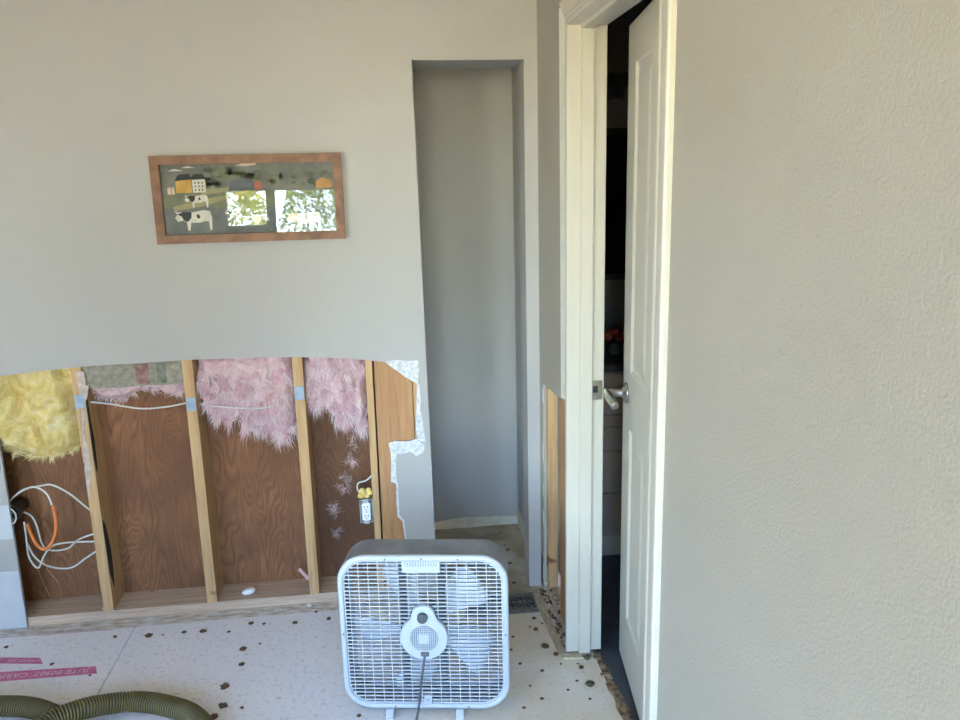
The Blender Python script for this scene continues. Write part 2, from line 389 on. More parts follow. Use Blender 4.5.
MB().box((.589,.106,0),(.592,.617,.085)).build('bare_strip', 'bare_wall', wall_back)

# rear wall with two windows (seen mirrored in the picture glass)
W = [(-1.42,-1.00,1.82,2.2),(-.99,.52,.40,2.2),(-3.0,-2.0,.40,2.25)]  # the third window is unseen, added to let in more daylight
rw = MB(); xs = sorted({XW, XR+.11} | {a for q in W for a in q[:2]})
for x0, x1 in zip(xs[:-1], xs[1:]):
    q = [k for k in W if abs(k[0]-x0) < 1e-6]
    if q: rw.box((x0,YR-.12,0),(x1,YR,q[0][2])); rw.box((x0,YR-.12,q[0][3]),(x1,YR,ZC))
    else: rw.box((x0,YR-.12,0),(x1,YR,ZC))
struct(rw.build('wall_rear', 'wall_paint'), 'grey rear wall with windows behind the viewer', 'wall')
for i, (x0,x1,z0,z1) in enumerate(W):
    e = empty(f'window_{i+1}', (0,0,0)); struct(e, ['small window in the rear wall reflected in picture glass', 'tall window in the rear wall reflected in picture glass', 'wide unseen window added for daylight in the left part of the rear wall'][i], 'window')
    def fr_(m, t=.035):
        return [(m[0],m[2]),(m[1],m[2]),(m[1],m[3]),(m[0],m[3])]
    o = [(x,YR-.09,z) for x,z in fr_((x0,x1,z0,z1))]; n_ = [(x,YR-.09,z) for x,z in fr_((x0+.035,x1-.035,z0+.035,z1-.035))]
    MB().ring(o, n_, (0,.05,0)).build('window_frame', 'trim_white', e)
    MB().box((x0+.03,YR-.068,z0+.03),(x1-.03,YR-.064,z1-.03)).build('pane', 'window_glass', e)
    al = bpy.data.lights.new('portal', 'AREA'); al.shape = 'RECTANGLE'; al.size = x1-x0; al.size_y = z1-z0; al.cycles.is_portal = True
    ao = bpy.data.objects.new('window_portal', al); COL.objects.link(ao); ao.location = ((x0+x1)/2, YR-.13, (z0+z1)/2); ao.rotation_euler = (R(90),0,0)

e = empty('window_4'); struct(e, 'unseen window added for daylight in the left wall', 'window')  # out-of-view window added to balance the daylight
def yz(m): return [(XW-.09,m[0],m[2]),(XW-.09,m[1],m[2]),(XW-.09,m[1],m[3]),(XW-.09,m[0],m[3])]
MB().ring(yz(LW), yz((LW[0]+.035,LW[1]-.035,LW[2]+.035,LW[3]-.035)), (.05,0,0)).build('window_frame', 'trim_white', e)
MB().box((XW-.068,LW[0]+.03,LW[2]+.03),(XW-.064,LW[1]-.03,LW[3]-.03)).build('pane', 'window_glass', e)
al = bpy.data.lights.new('portal', 'AREA'); al.shape = 'RECTANGLE'; al.size = LW[3]-LW[2]; al.size_y = LW[1]-LW[0]; al.cycles.is_portal = True
ao = bpy.data.objects.new('window_portal', al); COL.objects.link(ao); ao.location = (XW-.13, (LW[0]+LW[1])/2, (LW[2]+LW[3])/2); ao.rotation_euler = (0,R(-90),0)

# floor
fl = struct(MB().box((XW,YR,-.06),(.69,.63,-.019)).build('floor', 'tack_wood'), 'scraped sub-floor with white paint splashes', 'floor')
def panel(x0,y0,x1,y1,m='subfloor',z=0.0): return MB().box((x0,y0,-.019),(x1,y1,z), bev=.0006).build('subfloor_panel', m, fl)
panel(XW,-1.9,-1.013,-.058); panel(-1.0100,-1.9,.668,-.058); panel(XW,YR,-.4,-1.902); panel(-.398,YR,.668,-1.902)
panel(XW,-.0565,.138,.013,'floor_edge',-.001); panel(.14,-.0565,.594,.62,'niche_floor',-.0005)
for (a, b_) in (((0,637.5),(60,633.5)),((60,633.5),(112,629.5))):
    p = at(*a,'Z',.0004); q = at(*b_,'Z',.0004); d = Vector((0,.004,0))
    MB().prism([p-d,q-d,q+d,p+d], (0,0,.0004)).build('chalk_line', 'chalk_pink', fl)
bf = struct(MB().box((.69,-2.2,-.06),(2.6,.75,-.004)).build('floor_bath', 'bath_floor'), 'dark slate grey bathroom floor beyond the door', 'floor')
# rough broken edge between sub-floor and bathroom floor
mb = MB(); y = -.50
while y > -1.31:
    l = random.uniform(.012,.03); mb.box((.664+random.uniform(-.006,.004), y-l, -.019),(.690+random.uniform(-.004,.01), y, random.uniform(-.004,.004))); y -= l
tag(mb.build('threshold_edge', 'threshold_brown', fl), 'splintered brown floor edge at the doorway', kind='stuff')

# ------------------------------------------------------------------ door frame
df = struct(empty('trim_1'), 'cream door frame around the half open door', 'door frame')
jx0, jx1 = .572, .697
def jp(pts, z0, z1): return MB().prism([(x,y,z0) for x,y in pts], (0,0,z1-z0))
jp([(jx0,YJ),(jx0,-.499),(jx0+.002,-.501),(jx1-.002,-.501),(jx1,-.499),(jx1,YJ)], .012, 2.098).build('jamb', 'trim_white', df)
jp([(.614,-.501),(.617,-.512),(.654,-.513),(.655,-.501)], .008, 2.078).build('stop', 'trim_white', df)
jp([(jx0,YN0),(jx0,-1.310),(jx1,-1.310),(jx1,YN0)], .0, 2.098).build('jamb', 'trim_white', df)
jp([(.614,-1.310),(.617,-1.299),(.654,-1.299),(.655,-1.310)], .0, 2.078).build('stop', 'trim_white', df)
MB().box((jx0,-1.310,2.078),(jx1,-.501,2.098), bev=.001).build('head_jamb', 'trim_white', df)
MB().box((.614,-1.299,2.066),(.655,-.513,2.078), bev=.001).build('stop', 'trim_white', df)
# moulded casing: profile across width u (0 inner .. .066 outer), proud amount p
PROF = [(0,0),(0,.009),(.006,.012),(.014,.010),(.02,.013),(.05,.016),(.058,.017),(.064,.016),(.066,.011),(.066,0)]
a = MB(); a.prism([(XR-p, -1.318-u, 0) for u, p in PROF], (0,0,2.15)).build('casing', 'trim_white', df)
mb = MB()   # head casing with its open mitred far end
A = [mb.bm.verts.new((XR-p, -.494+u, 2.088+u)) for u, p in PROF]; B = [mb.bm.verts.new((XR-p, -1.318-u, 2.088+u)) for u, p in PROF]
for i in range(len(PROF)-1): mb.bm.faces.new((A[i],A[i+1],B[i+1],B[i]))
mb.bm.faces.new(A); mb.bm.faces.new(B[::-1]); mb.build('casing', 'trim_white', df)
sp_ = MB().box((.656,-.5025,.925),(.691,-.5005,.99), bev=.0006).build('strike_plate', 'steel', df)
MB().box((.660,-.5032,.95),(.676,-.5022,.972)).build('latch_hole', 'black', sp_)
MB().lathe([(.003,-.0005),(.003,-.002)], (.668,-.5022,.936), 'Y', 12).build('screw', 'galv', sp_)

# ------------------------------------------------------------------ door leaf
TH = 7.25
door = struct(empty('door_1', (.693,-1.306,0), R(-TH)), 'white four-panel door standing slightly ajar with a lever handle', 'door')
DW, D0, D1 = .792, .012, 2.072
t_ = .035; st_ = .115
ys = [0.003, st_, .345, .345+.102, DW-st_+.0, DW]; ys = [0.003, .115, .345, .447, .677, DW]
zs = [D0, .20, .86, 1.04, 1.955, D1]
leaf = MB()
for (a0,a1) in ((ys[0],ys[1]),(ys[2],ys[3]),(ys[4],ys[5])): leaf.box((-t_,a0,D0),(0,a1,D1))
for (b0,b1) in ((zs[0],zs[1]),(zs[2],zs[3]),(zs[4],zs[5])):
    leaf.box((-t_,ys[1],b0),(0,ys[2],b1)); leaf.box((-t_,ys[3],b0),(0,ys[4],b1))
leaf.build('door_leaf', 'trim_white', door)
def raised(y0,y1,z0,z1):
    mb = MB()
    for s, xf in ((-1,-t_),(1,0.0)):
        def rg(i, d): return [mb.bm.verts.new((xf - s*d, yy, zz)) for yy, zz in ((y0+i,z0+i),(y1-i,z0+i),(y1-i,z1-i),(y0+i,z1-i))]
        rs = [rg(0,.0), rg(.012,.008), rg(.022,.008), rg(.045,.002)]
        for p, q in zip(rs[:-1], rs[1:]):
            for k in range(4): mb.bm.faces.new((p[k],p[(k+1)%4],q[(k+1)%4],q[k]))
        mb.bm.faces.new(rs[-1])
    return mb.build('panel', 'trim_white', door)
for (a0,a1) in ((ys[1],ys[2]),(ys[3],ys[4])):
    raised(a0,a1,zs[1],zs[2]); raised(a0,a1,zs[3],zs[4])
hz = .965; hy = DW-.065
h = MB(); h.lathe([(.033,-t_-.0005),(.033,-t_-.003),(.029,-t_-.008),(.018,-t_-.013),(.0125,-t_-.02),(.0125,-t_-.058)], (0,hy,hz), 'X', 28)
hd = h.build('door_handle', 'steel', door)
lv = smooth_curve([(-t_-.060,hy+.014,hz),(-t_-.064,hy-.01,hz),(-t_-.064,hy-.05,hz),(-t_-.060,hy-.09,hz-.004),(-t_-.056,hy-.115,hz-.012)], 6)
MB().tube(lv, [.0145]+[.013]*(len(lv)-2)+[.010], 12).build('lever', 'steel', hd)
MB().lathe([(.033,.0005),(.033,.003),(.018,.013),(.0115,.045)], (0,hy,hz), 'X', 24).build('door_handle', 'steel', door)
MB().box((-t_+.006,DW-.0005,hz-.028),(-.006,DW+.0012,hz+.028)).build('latch_plate', 'steel', door)

# ------------------------------------------------------------------ bathroom things in the gap
v = empty('vanity_cabinet', (0,0,0)); tag(v, 'grey-brown bathroom vanity cabinet with stacked drawers seen through door gap', 'cabinet')
MB().box((.80,.22,.09),(2.0,.74,.84)).build('cabinet_body', 'vanity', v)
MB().box((.80,.225,-.004),(2.0,.74,.089)).build('plinth', 'vanity_base', v)
zz = [.10,.30,.49,.60,.655,.77,.835]
for z0, z1 in zip(zz[:-1], zz[1:]):
    for x0 in (.805,1.21,1.61): MB().box((x0,.205,z0+.004),(x0+.39,.219,z1-.004), bev=.002).build('drawer_front', 'vanity', v)
tag(MB().box((.79,.195,.841),(2.02,.748,.875), bev=.004).build('vanity_countertop', 'counter'), 'dark countertop on the bathroom vanity', 'countertop')
mi = empty('wall_mirror'); tag(mi, 'dark framed mirror hanging above the bathroom vanity', 'mirror')
MB().box((.82,.735,1.16),(1.9,.75,1.86), bev=.003).build('mirror_frame', 'black', mi); MB().box((.85,.732,1.19),(1.87,.7345,1.83)).build('mirror_glass', 'mirror', mi)
vs = empty('flower_vase', (1.005,.40,.8755)); tag(vs, 'small vase of red and orange flowers on the vanity countertop', 'vase')
MB().lathe([(.022,0),(.03,.015),(.032,.03),(.018,.045),(.02,.05)], (0,0,0), 'Z', 20).build('vase_body', 'dark_plastic', vs)
for k in range(9):
    a = k*2.4; rr = .012+.006*(k % 3)
    mb = MB(); mb.lathe([(.003,-.012),(.016,-.004),(.02,.004),(.012,.012),(.004,.014)], (math.cos(a)*rr*2, math.sin(a)*rr*2, .060+.011*k*.6), 'Z', 8); mb.build('flower', 'red_petal', vs)
lf = empty('bath_light_bar'); tag(lf, 'unlit dark vanity light bar above the mirror', 'wall lamp')
MB().box((.95,.72,2.04),(1.75,.75,2.10), bev=.004).build('back_plate', 'dark_plastic', lf)
for k in range(4): MB().lathe([(.02,0),(.05,-.04),(.06,-.10),(.055,-.11)], (1.05+.2*k,.66,2.08), 'Z', 20).build('lamp_shade', 'counter', lf)
# ------------------------------------------------------------------ framed picture
pc = [at(*q,'Y',-.022) for q in ((147.5,156.5),(340.5,152),(346,238.5),(158,244.5))]
x0 = (pc[0].x+pc[3].x)/2; x1 = (pc[1].x+pc[2].x)/2; z1 = (pc[0].z+pc[1].z)/2; z0 = (pc[2].z+pc[3].z)/2
pic = empty('framed_picture', ((x0+x1)/2, 0, z0)); tag(pic, 'wide brown wooden framed farm landscape picture hanging on back wall', 'picture')
PW, PH = x1-x0, z1-z0; fw = .030
hx = PW/2
def frbar(pts): return MB().prism([(x,-.024,z) for x,z in pts], (0,.0225,0)).build('frame_rail', 'frame_wood', pic)
frbar([(-hx,PH-fw),(hx,PH-fw),(hx,PH),(-hx,PH)]); frbar([(-hx,0),(hx,0),(hx,fw),(-hx,fw)])
frbar([(-hx,fw),(-hx+fw,fw),(-hx+fw,PH-fw),(-hx,PH-fw)]); frbar([(hx-fw,fw),(hx,fw),(hx,PH-fw),(hx-fw,PH-fw)])
art = MB(); AW, AH = PW-2*fw, PH-2*fw
cols = []
def amat(name, c1, c2, s=30):
    simple(name, c1, c2, s, .8, 0); cols.append(name); return len(cols)-1
c_sky = amat('art_hill', (.12,.13,.12), (.19,.19,.165), 14); c_tree = amat('art_tree', (.06,.085,.055), (.16,.165,.09), 30)
c_field = amat('art_field', (.12,.135,.10), (.20,.20,.125), 18); c_low = amat('art_low', (.11,.125,.12), (.16,.17,.16), 18)
c_yel = amat('art_yellow', (.50,.28,.05), (.62,.38,.10)); c_wht = amat('art_white', (.55,.53,.46), (.68,.66,.60)); c_dk = amat('art_dark', (.015,.018,.022), (.03,.035,.04))
c_red = amat('art_red', (.25,.07,.05), (.33,.11,.08)); c_or = amat('art_orange', (.40,.20,.06), (.48,.26,.10)); c_grey = amat('art_grey', (.10,.105,.12), (.13,.135,.15)); c_cream = amat('art_cream', (.60,.46,.34), (.68,.54,.42)); c_straw = amat('art_straw', (.27,.25,.13), (.33,.30,.16))
def sh(c, pts, lay):
    art.mi = c; y = -.0025-lay*.0003
    art.prism([(-AW/2+u*AW, y, fw+(1-v_)*AH) for u, v_ in pts], (0,.0002,0))
def blob(c, u, v_, ru, rv, lay, n=12, seed=0):
    r_ = random.Random(seed+u*100); sh(c, [(u+ru*math.cos(2*math.pi*k/n)*r_.uniform(.75,1.15), v_+rv*math.sin(2*math.pi*k/n)*r_.uniform(.75,1.15)) for k in range(n)], lay)
sh(c_sky, [(-.01,-.01),(1.01,-.01),(1.01,1.01),(-.01,1.01)], 0)
sh(c_field, [(0,.42),(.15,.40),(.3,.36),(.42,.30),(.55,.34),(.7,.42),(1,.36),(1,1),(0,1)], 1)
for k in range(60):
    u = random.uniform(.2,.98); blob(c_tree if k % 3 else c_field, u, random.uniform(.06,.32), random.uniform(.012,.035), random.uniform(.02,.06), 2+(k % 2), 10, k)
sh(c_low, [(0,.62),(.2,.58),(.4,.66),(.7,.62),(1,.66),(1,1),(0,1)], 3)
sh(c_straw, [(.05,.60),(.22,.50),(.33,.46),(.52,.36),(.5,.40),(.34,.52),(.22,.60),(.06,.66)], 4)
sh(c_straw, [(.22,.36),(.36,.34),(.48,.30),(.36,.40),(.22,.44)], 4)
sh(c_yel, [(.08,.22),(.17,.20),(.17,.40),(.08,.40)], 5); sh(c_dk, [(.075,.23),(.10,.14),(.16,.13),(.175,.21)], 6)
sh(c_wht, [(.175,.22),(.25,.21),(.25,.40),(.175,.40)], 5); sh(c_dk, [(.165,.21),(.185,.14),(.235,.13),(.255,.21)], 6)
for i in range(3):
    for j in range(3): sh(c_dk, [(.188+i*.02,.25+j*.05),(.195+i*.02,.25+j*.05),(.195+i*.02,.275+j*.05),(.188+i*.02,.275+j*.05)], 7)
sh(c_cream, [(.03,.33),(.05,.31),(.05,.42),(.03,.42)], 5); sh(c_cream, [(.055,.33),(.07,.31),(.07,.42),(.055,.42)], 5)
sh(c_grey, [(.40,.24),(.52,.22),(.55,.38),(.38,.38)], 5); sh(c_red, [(.53,.28),(.565,.24),(.58,.38),(.53,.38)], 6)
sh(c_or, [(.89,.28),(.93,.22),(.985,.28),(.985,.37),(.89,.37)], 6); sh(c_wht, [(.04,.09),(.08,.06),(.13,.09)], 6); sh(c_wht, [(.12,.05),(.155,.02),(.20,.05)], 6)
sh(c_cream, [(.43,.03),(.47,.0),(.55,.0),(.55,.02),(.5,.04)], 6)
def cow(u, v_, s, body, spot, lay):
    def q(c, pts, l): sh(c, [(u+a*s, v_+b_*s*2.2) for a, b_ in pts], l)
    q(body, [(-.09,-.05),(-.02,-.045),(.06,-.06),(.10,-.05),(.11,.0),(.105,.10),(.09,.10),(.085,.03),(.05,.03),(.03,.04),(-.04,.04),(-.05,.10),(-.065,.10),(-.07,.03),(-.10,.02),(-.13,.03),(-.15,0),(-.13,-.03),(-.15,-.055),(-.12,-.045)], lay)
    if spot is not None:
        q(spot, [(-.13,-.03),(-.09,-.05),(-.03,-.045),(-.035,.0),(-.06,.03),(-.09,.02),(-.10,-.01)], lay+1); q(spot, [(.0,-.02),(.02,-.03),(.03,.0),(.01,.01)], lay+1)
cow(.18,.76,.82,c_wht,c_dk,8); cow(.20,.50,.52,c_wht,c_dk,8); cow(.40,.70,.35,c_wht,c_dk,8); cow(.82,.82,.8,c_wht,c_cream,8); cow(.58,.82,.75,c_low,c_wht,8); cow(.45,.50,.5,c_field,c_wht,8)
art.build('art_print', cols, pic)
g_ = MB().box((-AW/2-.004,-.0018,0),(AW/2+.004,.0,AH+.002)).build('glass_pane', 'picture_glass', pic)
g_.location = (0,-.0215,fw-.001); g_.rotation_euler = (-.06,0,0)

# ------------------------------------------------------------------ insulation
def wool(root, x0, x1, ztop, zbot, yf, yb, matn, seed, amp=.014, crease=1.0):
    nx, nz = 44, 44; rnd = random.Random(seed); mb = MB(); F_ = []; Bk = []
    for i in range(nx+1):
        u = i/nx; x = x0+(x1-x0)*u; zb = zbot(u)+.012*noise.noise((x*38,seed,0)); r1 = []; r2 = []
        for j in range(nz+1):
            w_ = j/nz; z = ztop(u)+(zb-ztop(u))*w_
            n = noise.noise((x*14,z*10,seed*3.1))*.9+noise.noise((x*36,z*26,seed*5.3))*.45+noise.noise((x*90,z*80,seed))*.22
            ed = min(1, min(u,1-u)*9)**.6*min(1,(1-w_)*7)**.6
            cr = -abs(noise.noise((x*9+seed,z*7,4.2)))*.025*crease
            if crease > 1.2: cr += .030-.11*max(0, .32-abs(noise.noise((x*8.5+z*2,z*3.2,7.7))))*1.2
            y = yf-(n*amp+cr)*ed+(1-ed)*(yb-yf)*.45
            if z > .93: y = max(y, .0165)
            r1.append(mb.bm.verts.new((x+.004*noise.noise((x*30,z*30,9)),y,z))); r2.append(mb.bm.verts.new((x,yb,z)))
        F_.append(r1); Bk.append(r2)
    for i in range(nx):
        for j in range(nz):
            f = mb.bm.faces.new((F_[i][j],F_[i+1][j],F_[i+1][j+1],F_[i][j+1])); f.smooth = True
            mb.bm.faces.new((Bk[i][j],Bk[i][j+1],Bk[i+1][j+1],Bk[i+1][j]))
    for i in range(nx):
        mb.bm.faces.new((F_[i][nz],F_[i+1][nz],Bk[i+1][nz],Bk[i][nz])); mb.bm.faces.new((F_[i][0],Bk[i][0],Bk[i+1][0],F_[i+1][0]))
    for j in range(nz):
        mb.bm.faces.new((F_[0][j],F_[0][j+1],Bk[0][j+1],Bk[0][j])); mb.bm.faces.new((F_[nx][j],Bk[nx][j],Bk[nx][j+1],F_[nx][j+1]))
    pts = [v_.co.copy() for r_ in F_ for v_ in r_]; low = [F_[i][nz-1].co.copy() for i in range(nx+1)]
    mb.build('batt_body', matn, root); return pts, low
def fibres(root, pts, n, ln, wd, matn, seed, down=.6, name='fibre_tufts', xlim=None, per=14):
    rnd = random.Random(seed); V = []; Fc = []
    for c_ in range(max(1, n//per)):
        base = Vector(rnd.choice(pts)); d0 = Vector((rnd.gauss(0,.55),-abs(rnd.gauss(.15,.35)),-rnd.uniform(0,1)*down+rnd.gauss(0,.3))).normalized()
        k0 = Vector((rnd.gauss(0,1),rnd.gauss(0,.4),rnd.gauss(0,1))); l0 = ln*rnd.uniform(.6,1.3)
        for _ in range(per):
            p = base+Vector((rnd.gauss(0,.006),rnd.uniform(-.002,.002),rnd.gauss(0,.006)))
            d = (d0+Vector((rnd.gauss(0,.22),rnd.gauss(0,.15),rnd.gauss(0,.22)))).normalized()
            l = l0*rnd.uniform(.5,1.2); k = (k0+Vector((rnd.gauss(0,.4),rnd.gauss(0,.2),rnd.gauss(0,.4))))*l*.3
            s_ = d.cross(Vector((0,1,0))); s_ = s_.normalized()*wd*rnd.uniform(.5,1.3) if s_.length > 1e-3 else Vector((wd,0,0))
            b = len(V); q0 = p; q1 = p+d*l*.5+k*.5; q2 = p+d*l+k*.2+Vector((0,0,-l*.25*down))
            new = [q0-s_,q0+s_,q1-s_*.7,q1+s_*.7,q2]
            if xlim:
                for v_ in new: v_.x = min(max(v_.x, xlim[0]), xlim[1])
            V += new; Fc += [(b,b+1,b+3,b+2),(b+2,b+3,b+4)]
    me = bpy.data.meshes.new(name); me.from_pydata([tuple(v_) for v_ in V], [], Fc); o = link(name, me, matn, root); o['kind'] = 'stuff'; return o
def interp(tab):
    def f(u):
        for (a, va), (b_, vb) in zip(tab[:-1], tab[1:]):
            if u <= b_: return va+(vb-va)*(u-a)/(b_-a)
        return tab[-1][1]
    return f
def zrow(px0, px1, rows, y):   # rows of (px,py) -> table over u
    a = at(px0,400,'Y',y).x; b_ = at(px1,400,'Y',y).x
    tab = []
    for px, py in rows:
        p = at(px,py,'Y',y); tab.append(((p.x-a)/(b_-a), p.z))
    tab[0] = (0, tab[0][1]); tab.append((1.01, tab[-1][1])); return a, b_, interp(tab)
def topz(z): return lambda u: z
# yellow batt
yi = empty('insulation_batt', (-1.28,.06,.7)); yi.location = (0,0,0); tag(yi, 'yellow fibreglass insulation batt stuffed in the leftmost stud bay', 'insulation')
a, b_, zf = zrow(-14, 78, [(-14,462),(10,457),(30,457),(45,462),(60,461),(79,452)], .02)
pts, low = wool(yi, -1.515, S[0]-.003, topz(1.04), zf, .030, .150, 'yellow_wool', 3, .042, 1.6)
fibres(yi, [p for p in low if p.x > -1.40], 460, .022, .0007, 'yellow_fibre', 4, .5, xlim=(-1.41, S[0]-.002))
# pink batts
pk = empty('insulation_batt'); tag(pk, 'kraft-faced pink insulation batt hanging in the second stud bay', 'insulation')
a, b_, zf = zrow(87, 184, [(87,396),(100,401),(115,402),(125,398),(142,388),(160,396),(172,397),(184,393)], .05)
pts, low = wool(pk, S[0]+.04, S[1]-.002, topz(1.03), zf, .045, .150, 'pink_wool', 11, .012)
fibres(pk, [p for p in pts if p.z < .94], 700, .020, .0007, 'pink_fibre', 12); fibres(pk, low, 260, .024, .0007, 'pink_fibre', 13, 1)
zt, zk = 1.03, at(135,387,'Y',.022).z
xs_ = [S[0]+.039+(S[1]-S[0]-.041)*k/14 for k in range(15)]
kr = MB().prism([(x,.022+.004*math.sin(x*40),zk+.006*noise.noise((x*20,1,1))+.012*(x-S[0])) for x in xs_]+[(xs_[-1],.022,zt),(xs_[0],.022,zt)], (0,.003,0)).build('kraft_facing', 'kraft', pk)
def kpatch(px0, px1, m):
    p = at(px0,376,'Y',.016).x; q = at(px1,376,'Y',.016).x
    MB().box((p,.0165,zk+.012),(q,.0175,zt-.02)).build('printed_mark', m, kr)
kpatch(136,149,'kraft_red'); kpatch(157,166,'kraft_green')
p3 = empty('insulation_batt'); tag(p3, 'large fluffy pink insulation tuft hanging between second and third studs', 'insulation')
a, b_, zf = zrow(200, 296, [(200,402),(207,408),(215,421),(228,423),(240,418),(246,437),(255,434),(262,428),(272,441),(285,438),(292,443),(296,420)], .02)
pts, low = wool(p3, S[1]+.045, S[2]-.001, topz(1.03), zf, .016, .150, 'pink_wool', 21, .040, 1.15)
lim = (S[1]+.040, S[2]-.001); hi = [p for p in pts if p.z < .98]
fibres(p3, hi, 1500, .045, .0011, 'pink_fibre', 22, 1.6, xlim=lim); fibres(p3, hi, 1300, .040, .0011, 'pink_fibre_deep', 24, 1.6, xlim=lim); fibres(p3, low, 420, .042, .0010, 'pink_fibre', 23, 1.6, xlim=lim, per=20)
p4 = empty('insulation_batt'); tag(p4, 'small fluffy pink insulation tuft hanging left of the outlet stud', 'insulation')
a, b_, zf = zrow(303, 366, [(303,402),(308,408),(314,404),(322,410),(330,418),(340,428),(350,426),(360,430),(366,415)], .02)
pts, low = wool(p4, S[2]+.040, -.089, topz(1.03), zf, .020, .150, 'pink_wool', 31, .040, 1.15)
lim = (S[2]+.040, -.089); hi = [p for p in pts if p.z < .98]
fibres(p4, hi, 1000, .045, .0011, 'pink_fibre', 32, 1.6, xlim=lim); fibres(p4, hi, 800, .040, .0011, 'pink_fibre_deep', 34, 1.6, xlim=lim); fibres(p4, low, 320, .042, .0010, 'pink_fibre', 33, 1.6, xlim=lim, per=20)
# stray wisps stuck to the sheathing
for k, (px, py, n, sp, lab) in enumerate([(351,463,120,.018,'pink fibre wisp stuck to plywood right above the outlet'),(344,480,110,.022,'pale pink fibre wisp on plywood left of the outlet'),(334,507,120,.016,'pale fibre wisp on plywood below and left of the outlet'),(336,530,60,.014,'faint lowest fibre wisp on plywood near the fan'),(352,442,60,.010,'small pink wisp just below the short pink tuft')]):
    c = at(px,py,'Y',.151); P_ = [c+Vector((random.gauss(0,sp*.6),-.002,random.gauss(0,sp))) for _ in range(14)]
    o = fibres(None, P_, n, .026, .0004, 'pink_fibre', 50+k, .3, 'fibre_wisp', per=3); del o['kind']; tag(o, lab, 'insulation wisp', 'stray insulation wisps')

# ------------------------------------------------------------------ wiring
def cable(px, r, matn, label, name='electrical_cable', cat='cable', n=8, grp='white cables in the left stud bay'):
    P_ = smooth_curve([at(a,b_,'Y',y) for a,b_,y in px], n)
    o = MB().tube(P_, r, 8).build(name, matn); tag(o, label, cat, grp); return o
cable([(89,402,.06),(110,404,.055),(140,408.5,.05),(165,407,.055),(184,403.5,.06),(189,402.5,.06)], .0032, 'cable_white', 'white cable sagging across the second bay under the kraft paper', grp='horizontal cables between studs')
cable([(200,403,.055),(212,406,.0),(240,408,-.012),(262,408,-.012),(278,404,.0),(296,398,.05)], .0028, 'cable_white', 'white cable running across the large pink tuft', grp='horizontal cables between studs')
cable([(376,469,.03),(372,475,.022),(366,480.5,.02),(358.5,483,.022),(357.5,489,.025),(361,495,.03)], .003, 'cable_white', 'white cable feeding the outlet from above', grp='outlet wiring')
cable([(10,501,.05),(17,494,.05),(25,489,.05),(40,486,.05),(52,485,.05),(70,494,.055),(86,507,.06),(92,511,.06)], .0034, 'cable_white', 'white cable arching highest over the wire bundle to the stud')
cable([(12,498,.04),(22,491,.04),(34,487,.04),(46,493,.04),(52,505,.04)], .0034, 'cable_white', 'short white cable curling into the orange sheath')
cable([(24,522,.06),(26,535,.06),(29,557,.055),(38,568,.05),(44,556,.05),(52,546,.05),(68,542.5,.055),(92,541.5,.06),(97,541.5,.06)], .0034, 'cable_white', 'white cable dipping low then running straight to stud')
cable([(20,511,.09),(30,515,.09),(36,524,.09),(45,548,.088),(66,549,.086),(78,540,.086),(90,535,.086),(96,534,.086)], .0034, 'cable_white', 'white cable crossing over the straight one near stud')
cable([(26,540,.065),(34,556,.065),(48,566,.065),(70,568,.065),(86,558,.065),(95,552,.065),(100,549,.065)], .0034, 'cable_white', 'lowest white cable curving up to the first stud')
cable([(53,506,.04),(56,522,.035),(54,538,.035),(46,549,.035),(38,546,.035),(31,534,.032),(27,524,.03)], .0062, 'cable_orange', 'thick orange sheathed cable curled in a hook', grp='orange and copper wiring')
cable([(42,556,.06),(48,570,.05),(58,582,.05),(62,594,.05),(58,601,.05)], .0014, 'copper', 'longer bare copper wire hanging from the wire bundle', grp='orange and copper wiring')
cable([(38,570,.07),(44,584,.07),(51,599,.06)], .0012, 'copper', 'shorter bare copper wire behind the longer one', grp='orange and copper wiring')
jb = empty('junction_box', (0,0,0)); tag(jb, 'black round plastic junction box with cable ends behind drywall', 'junction box')
jc = at(15,512,'Y',.05)
MB().lathe([(.028,.08),(.033,.0),(.034,-.02),(.028,-.02),(.026,.03)], (jc.x-.012,jc.y,jc.z), 'Y', 24).build('box_body', 'black', jb)
for k in range(4):
    a = k*1.5+.5; c = Vector((jc.x-.01,jc.y-.03,jc.z)); rr = .014+.006*k
    MB().tube([c+Vector((rr*math.cos(a+s*.5),-.004*k,rr*math.sin(a+s*.5)*1.1)) for s in range(9)], .0026, 6).build('wire_loop', ['galv','black','dark_plastic','cable_white'][k], jb)
# outlet
oc = at(368,511,'Y',.012)
ot = empty('outlet', (-.1135,0,oc.z)); tag(ot, 'white duplex outlet in a metal box screwed to the stud', 'outlet')
mb = MB(); hw, hh = .0255, .048
mb.box((-hw,.012,-hh),(-hw+.003,.07,hh)); mb.box((hw-.003,.012,-hh),(hw,.07,hh)); mb.box((-hw,.012,-hh),(hw,.07,-hh+.003)); mb.box((-hw,.012,hh-.003),(hw,.07,hh)); mb.box((-hw,.067,-hh),(hw,.07,hh))
mb.build('metal_box', 'galv', ot)
MB().box((-.017,.004,-.036),(.017,.03,.036), bev=.003).build('receptacle', 'outlet_white', ot)
MB().box((-.010,.008,-.052),(.010,.012,.052)).build('mounting_strap', 'galv', ot)
for s in (-1,1):
    for dx in (-.006,.006): MB().box((dx-.0014,.0033,s*.019-.002),(dx+.0014,.0045,s*.019+.006)).build('slot', 'black', ot)
    MB().lathe([(.0025,.0033),(.0025,.0045)], (0,0,s*.019-.009), 'Y', 10).build('slot', 'black', ot)
MB().lathe([(.003,.002),(.003,.0045)], (0,0,0), 'Y', 10).build('screw', 'galv', ot)
fo = MB(); 
for k in range(7): fo.lathe([(.004,-.010),(.012,-.006),(.014,.002),(.008,.010),(.003,.012)], (-.018+.006*k, .02+.006*(k % 2), hh+.014+.006*((k*3) % 4)), 'Z', 9)
